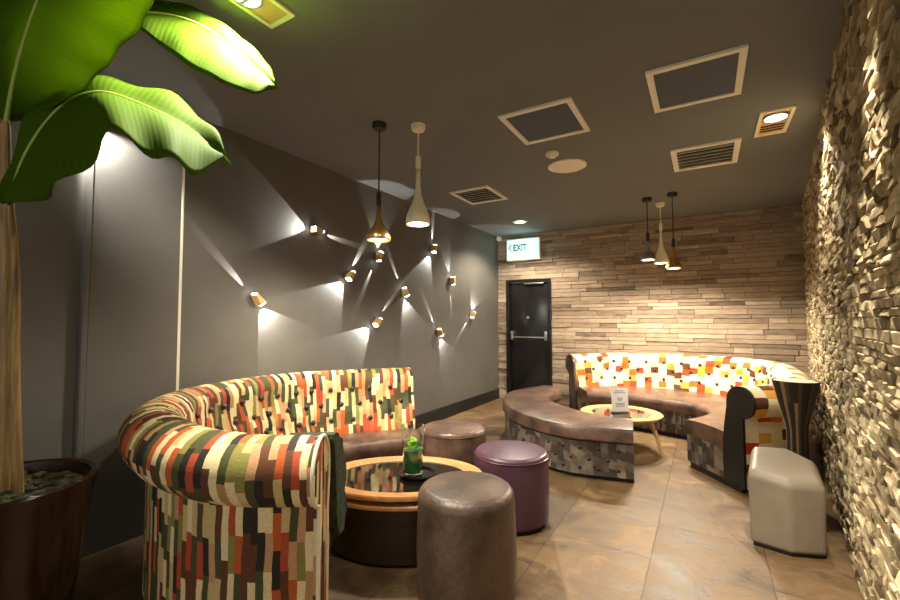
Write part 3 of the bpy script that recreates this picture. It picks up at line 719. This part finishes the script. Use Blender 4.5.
def bench_base(L_):
    q = L_ - .02; return [(.03, .04), (.03, .32)] + [(.03 + (q - .03) * k / 4, .32) for k in (1, 2, 3)] + [(q, .32 - .28 * k / 9) for k in range(10)] + [(.03 + (q - .03) * k / 4, .04) for k in (3, 2, 1)]
seat_loft('base', st, bench_base, MT['patch_grey'], bench, dimples=bsp, dr=.042, dd=.03)
buttons(bench, [(p - n_ * .018, n_) for p, n_ in bsp][:95], MT['button'], .016)
def bench_cush(L_): return [(.03, .321), (.0, .345), (.0, .42), (.02, .45), (.06, .46)] + [(.06 + (L_ - .12) * k / 4, .46 + .01 * math.sin(math.pi * k / 4)) for k in (1, 2, 3)] + [(L_ - .06, .46), (L_ - .02, .45), (L_, .42), (L_, .345), (L_ - .03, .321)]
seat_loft('seat_cushion', st, bench_cush, MT['leather'], bench)
def bench_plinth(L_): return [(.07, 0), (.07, .04), (L_ - .06, .04), (L_ - .06, 0)]
seat_loft('plinth', st, bench_plinth, MT['black'], bench)
for so_, a0, ins, pr_ in ((sofa, .06, .10, None), (sofa2, .06, .10, None)): pass
# dark plinths under the two sofas
seat_loft('plinth', [(a_, b_, c_) for a_, b_, c_ in seat_st(OL[3:], [Vector(p) for p in ((-2.13, 1.79), (-2.27, 1.97), (-2.33, 2.18), (-2.29, 2.42), (-2.16, 2.64), (-1.97, 2.87))])], lambda L_: [(.05, 0), (.05, .05), (L_ - .08, .05), (L_ - .08, 0)], MT['black'], sofa)
loft('arm_plinth', stL[:60], lambda f: [(.03, 0), (.03, .05), (.13, .05), (.13, 0)], MT['black'], sofa)
seat_loft('plinth', seat_st(OF, si), lambda L_: [(.05, 0), (.05, .05), (L_ - .08, .05), (L_ - .08, 0)], MT['black'], sofa2)

# ------------------------------------------------------------------ poufs
def pouf(x, y, r, h, mat, label, shoulder, dome, band=False):
    t = thing('pouf_stool', (x, y, 0), label, 'stool', 'round upholstered poufs')
    MB().lathe([(r - .03, 0), (r - .03, .03)], n=40).build('plinth', MT['black'], t, False)
    pr = [(r - .02, .028), (r - .004, .034), (r, .06), (r + .004, h * .45), (r, h - shoulder - dome)]
    for k in range(1, 9):
        a_ = math.pi / 2 * k / 8; pr.append((r - shoulder + shoulder * math.cos(a_), h - shoulder - dome + shoulder * math.sin(a_)))
    for k in range(1, 7): f = k / 6; pr.append(((r - shoulder) * (1 - f) + .001, h - dome + dome * math.sin(f * math.pi / 2)))
    o = MB().lathe(pr, n=64).build('cover', mat, t, False)
    for v in o.data.vertices:
        q = v.co; d = .004 * noise.noise(q * 9); rr_ = math.hypot(q.x, q.y)
        if rr_ > .02: v.co.x += q.x / rr_ * d; v.co.y += q.y / rr_ * d
    if band: MB().tube([((r + .001) * math.cos(2 * math.pi * k / 60) * 1, (r + .001) * math.sin(2 * math.pi * k / 60), h - shoulder - dome) for k in range(60)], .004, 6, closed=True).build('seam', mat, t, False)
pouf(-1.06, 1.94, .245, .555, MT['leather_dark'], 'tall worn dark brown leather pouf in the foreground beside the wood rimmed table', .055, .012)
pouf(-1.185, 2.82, .252, .482, MT['purple'], 'plum purple leather pouf between the two seating groups', .03, .006, True)
pouf(-1.83, 3.13, .265, .50, MT['leather'], 'low brown leather pouf behind the table, at the far end of the striped sofa', .035, .008, True)

# faceted stool
hx = [(.20, 3.24), (.40, 3.19), (.575, 3.26), (.585, 3.55), (.45, 3.70), (.25, 3.64)]
t = thing('faceted_stool', (.39, 3.45, 0), 'taupe faceted block stool beside the right stone wall', 'stool')
bm = bmesh.new(); c_ = Vector((.395, 3.44))
bot = [bm.verts.new(((p[0] - c_.x) * .97 + c_.x, (p[1] - c_.y) * .97 + c_.y, .02)) for p in hx]
tz = [.43, .405, .40, .455, .485, .485]
mid = [bm.verts.new((p[0], p[1], z_)) for p, z_ in zip(hx, tz)]
top = [bm.verts.new(((p[0] - c_.x) * .86 + c_.x, (p[1] - c_.y) * .86 + c_.y, z_ + .035)) for p, z_ in zip(hx, tz)]
bm.faces.new(bot[::-1]); bm.faces.new(top)
for k in range(6):
    k2 = (k + 1) % 6; bm.faces.new((bot[k], bot[k2], mid[k2], mid[k])); bm.faces.new((mid[k], mid[k2], top[k2], top[k]))
bmesh.ops.bevel(bm, geom=bm.edges[:], offset=.026, segments=4, affect='EDGES', profile=.55)
bm.verts.index_update(); V = [v.co.copy() for v in bm.verts]; F = [[v.index for v in f.verts] for f in bm.faces]; bm.free()
mesh('cover', V, F, MT['taupe'], t)
vs = [(p[0] * .9 + c_.x * .1, p[1] * .9 + c_.y * .1, z_) for z_ in (0, .022) for p in hx]
mesh('plinth', vs, [tuple(range(6)), tuple(range(6, 12))] + [(k, (k + 1) % 6, 6 + (k + 1) % 6, 6 + k) for k in range(6)], MT['black'], t, smooth=False)

# trumpet vase
def lathe_uv(name, prof, c, n, mat, parent):
    vs = []; fs = []; uvs = []
    for r, z_ in prof:
        for k in range(n + 1): a_ = 2 * math.pi * k / n; vs.append((c[0] + r * math.cos(a_), c[1] + r * math.sin(a_), c[2] + z_))
    for i in range(len(prof) - 1):
        for k in range(n):
            f = (i * (n + 1) + k, i * (n + 1) + k + 1, (i + 1) * (n + 1) + k + 1, (i + 1) * (n + 1) + k); fs.append(f)
            for q in f: uvs.append(((q % (n + 1)) / n, prof[q // (n + 1)][1]))
    return mesh(name, vs, fs, mat, parent, uvs=uvs)
vx, vy = .535, 3.87
t = thing('trumpet_vase', (vx, vy, 0), 'tall trumpet shaped floor vase in dark and cream stripes behind the faceted stool', 'vase')
lathe_uv('body', [(.001, .0), (.10, .0), (.10, .03), (.072, .12), (.064, .35), (.060, .60), (.066, .64), (.100, .78), (.118, .86), (.138, .945), (.136, .95), (.127, .93), (.001, .91)], (vx, vy, 0), 48, MT['vase'], t)
MB().lathe([(.001, .955), (.07, .957), (.12, .948), (.136, .940), (.127, .931), (.001, .925)], (vx, vy, 0), 40, cap=False).build('sand_filling', MT['sand'], t)

# ------------------------------------------------------------------ tables
tx, ty = -1.66, 2.20
OV = Matrix.Rotation(YAW, 3, 'Z') @ Matrix.Diagonal((1.14, .80, 1))
t = thing('drum_table', (tx, ty, 0), 'oval drum coffee table with wood rim and dark glass top inside the striped sofa', 'table')
MB().lathe([(.36, 0), (.385, .02), (.41, .32), (.41, .325)], (tx, ty, 0), 64, OV).build('drum', MT['dark_drum'], t)
MB().lathe([(.39, .325), (.435, .327), (.445, .334), (.445, .348), (.435, .356), (.39, .358), (.385, .34)], (tx, ty, 0), 72, OV, cap=False).build('lower_rim', MT['wood'], t)
MB().lathe([(.385, .35), (.385, .382)], (tx, ty, 0), 64, OV).build('recess', MT['black'], t)
MB().lathe([(.345, .380), (.44, .380), (.449, .386), (.45, .402), (.443, .410), (.375, .412), (.368, .406), (.345, .39)], (tx, ty, 0), 80, OV, cap=False).build('top_rim', MT['wood'], t)
MB().lathe([(.001, .398), (.37, .398), (.37, .385), (.001, .385)], (tx, ty, 0), 64, OV, cap=False).build('glass_top', MT['dark_glass'], t)
g = at_z(413, 473, .41)
tr = thing('drink_tray', (g.x + .03, g.y + .01, .399), 'small black round tray under the green drink', 'tray')
MB().lathe([(.001, .0), (.105, 0), (.115, .012), (.118, .02), (.111, .02), (.105, .008), (.001, .007)], n=40, cap=False).build('dish', MT['black_gloss'], tr, False)
gl = thing('drink_glass', (g.x, g.y, .4085), 'clear glass of green drink with lime on the drum table', 'drink')
MB().lathe([(.001, 0), (.056, 0), (.061, .005), (.068, .17), (.076, .30), (.073, .30), (.065, .17), (.057, .014), (.001, .013)], n=40, cap=False).build('glass', MT['glass'], gl, False)
MB().lathe([(.001, .0145), (.0555, .0145), (.0625, .155), (.001, .155)], n=36, cap=False).build('drink', MT['drink'], gl, False)
lm = MB(); rl = random.Random(5)
for k in range(9):
    a_ = rl.uniform(0, 6.28); q = rl.uniform(.005, .034); Mx = Matrix.Rotation(rl.uniform(0, 3), 3, 'X') @ Matrix.Rotation(rl.uniform(0, 3), 3, 'Y')
    lm.lathe([(.001, -.004), (.018, -.003), (.019, 0), (.018, .003), (.001, .004)], (q * math.cos(a_), q * math.sin(a_), .18 + .01 * (k % 4)), 14, Mx, cap=False)
lm.build('lime_garnish', MT['lime'], gl, False)

ux, uy, uz = -.81, 4.95, .385
t = thing('oak_coffee_table', (ux, uy, 0), 'light oak round coffee table on splayed legs between bench and far sofa', 'table')
MB().lathe([(.30, uz - .03), (.39, uz - .03), (.412, uz - .012), (.415, uz - .004), (.41, uz), (.315, uz), (.30, uz - .006)], (ux, uy, 0), 64, cap=False).build('top_rim', MT['wood_light'], t)
MB().lathe([(.001, uz - .006), (.305, uz - .006), (.305, uz - .024), (.001, uz - .024)], (ux, uy, 0), 56, cap=False).build('inlay', MT['dark_glass'], t)
ap = MB().lathe([(.27, uz - .075), (.27, uz - .028)], (ux, uy, 0), 48).build('apron', MT['wood_light'], t)
for k, a_ in enumerate((-.19, 1.9, 3.95)):
    d = Vector((math.cos(a_), math.sin(a_), 0)); MB().tube([Vector((ux, uy, uz - .05)) + d * .29, Vector((ux, uy, .2)) + d * .36, Vector((ux, uy, .0)) + d * .41], [.026, .020, .012], 12).build('leg', MT['wood_light'], t)
cp = at_z(620, 412, uz)
cdh = thing('menu_card', (cp.x, cp.y, uz), 'white printed menu card standing on the oak table', 'menu', rz=YAW + .1)
MB().box((0, 0, .13), (.185, .006, .25), Matrix.Rotation(-.10, 3, 'X'), .001).build('card', MT['card'], cdh, False)
MB().box((0, .005, .006), (.19, .06, .012), bev=.003).build('stand', MT['steel'], cdh, False)
ln = MB(); rl = random.Random(2)
for k, (zz, wd) in enumerate(((.225, .10), (.205, .13), (.15, .05), (.138, .06), (.125, .04), (.095, .11), (.08, .09), (.065, .10))):
    ln.box((0, -.0045 - .0 + (zz - .13) * .1003, zz), (wd, .002, .006))
ln.build('print', MT['ink'], cdh, False, False)

# ------------------------------------------------------------------ banana plant in a pot
px_, py_ = -2.44, .58
t = thing('banana_plant', (px_, py_, 0), 'tall banana plant with broad green leaves in a glazed brown pot', 'plant')
pot = MB().lathe([(.19, 0), (.215, .02), (.25, .3), (.285, .62), (.30, .70), (.305, .72), (.295, .728), (.278, .72), (.27, .66), (.001, .64)], (px_, py_, 0), 56).build('pot', MT['pot'], t)
so_ = MB().lathe([(.272, .645), (.27, .672), (.001, .68)], (px_, py_, 0), 40).build('soil', MT['soil'], pot)
ch = MB(); rl = random.Random(9)
for k in range(120):
    a_ = rl.uniform(0, 6.28); q = .25 * math.sqrt(rl.random()); s_ = rl.uniform(.012, .03)
    ch.box((px_ + q * math.cos(a_), py_ + q * math.sin(a_), .685), (s_ * 1.6, s_, s_ * .6), Matrix.Rotation(rl.uniform(0, 6), 3, 'Z') @ Matrix.Rotation(rl.uniform(-.5, .5), 3, 'X'), .003)
tag(ch.build('bark_chips', MT['soil'], pot), kind='stuff')
D = 1.75
def pd(u, v, d=D): return at_d(u, v, d)
MB().tube(resample([Vector((px_, py_, .66)), pd(7, 380), pd(6, 250), pd(5, 125)], 24), [.028 - .009 * k / 23 for k in range(24)], 12).build('trunk', MT['stem'], t)
MB().tube(resample([Vector((px_ + .05, py_ + .04, .66)), pd(15, 380, 1.72), pd(16, 280, 1.72), pd(10, 200, 1.73)], 20), [.018 - .006 * k / 19 for k in range(20)], 10).build('side_stem', MT['stem'], t)
def leaf(mid, A, B, sagA=.0, sagB=.0, wave=.0, wf=9.0, n=40, m_=9):
    """mid, A, B: midrib and the two margins as (u, v, distance) seen from the viewing point, built as a curved blade with thickness"""
    Mi = resample([pd(*q) for q in mid], n); a1_ = resample([pd(*q) for q in A], n); b1_ = resample([pd(*q) for q in B], n)
    vs = []; uv = []; fs = []; uvs = []
    for i in range(n):
        tn = (Mi[min(i + 1, n - 1)] - Mi[max(i - 1, 0)]).normalized()
        for k in range(-m_, m_ + 1):
            f = abs(k) / m_; E_ = a1_[i] if k < 0 else b1_[i]; p = Mi[i].lerp(E_, f)
            nn = tn.cross(E_ - Mi[i]); nn = nn.normalized() if nn.length > 1e-6 else Vector((0, 0, 1))
            if nn.z < 0: nn = -nn
            sg_ = sagA if k < 0 else sagB
            p = p + nn * (sg_ * math.sin(f * math.pi) + wave * f * math.sin(i / n * wf * 2 * math.pi + (0 if k < 0 else 1.3)))
            vs.append(p); uv.append((i / n, k / m_ * .5 + .5))
    w_ = 2 * m_ + 1
    for i in range(n - 1):
        for k in range(w_ - 1):
            f = (i * w_ + k, i * w_ + k + 1, (i + 1) * w_ + k + 1, (i + 1) * w_ + k); fs.append(f); uvs += [uv[q] for q in f]
    o = mesh('leaf', vs, fs, MT['leaf'], t, uvs=uvs); md = o.modifiers.new('thickness', 'SOLIDIFY'); md.thickness = .0022; md.offset = 0
    MB().tube(Mi, [.009 * (1 - .8 * i / (n - 1)) for i in range(n)], 8).build('midrib', MT['leaf_rib'], o)
    return o
# broad leaf at the top left corner
leaf([(6, 122, 1.74), (16, 70, 1.68), (34, 10, 1.62), (60, -50, 1.56), (95, -105, 1.5)],
     [(5, 122, 1.74), (-45, 85, 1.78), (-60, 10, 1.75), (-40, -70, 1.68), (90, -108, 1.5)],
     [(8, 121, 1.74), (72, 97, 1.64), (118, 52, 1.56), (152, -8, 1.5), (100, -106, 1.5)], .03, .05, .006, 7)
# drooping leaf below it
leaf([(8, 205, 1.74), (28, 150, 1.70), (62, 106, 1.68), (100, 92, 1.68), (146, 106, 1.69), (192, 130, 1.69), (226, 163, 1.62)],
     [(9, 207, 1.74), (40, 198, 1.62), (74, 176, 1.50), (112, 136, 1.46), (158, 156, 1.42), (192, 170, 1.46), (226, 164, 1.62)],
     [(8, 203, 1.75), (24, 138, 1.76), (60, 96, 1.82), (118, 82, 1.90), (168, 94, 1.92), (208, 122, 1.84), (226, 162, 1.62)], .02, .03, .022, 4.5)
# leaf under the downlight
leaf([(112, 22, 1.84), (150, 13, 1.90), (198, 24, 1.95), (238, 52, 1.99), (262, 74, 2.0), (277, 87, 1.98)],
     [(112, 24, 1.84), (140, 30, 1.84), (180, 60, 1.86), (216, 80, 1.90), (252, 93, 1.94), (277, 88, 1.98)],
     [(112, 20, 1.84), (152, 0, 1.95), (200, 10, 2.0), (240, 36, 2.05), (268, 64, 2.05), (277, 86, 1.98)], .012, .02, .004, 6)
MB().tube(resample([pd(6, 210), pd(7, 160, 1.74), pd(6, 122, 1.74)], 8), .012, 8).build('leaf_stalk', MT['stem'], t)
MB().tube(resample([pd(6, 124), pd(40, 60, 1.78), pd(85, 28, 1.80), pd(113, 21, 1.80)], 14), .009, 8).build('leaf_stalk', MT['stem'], t)
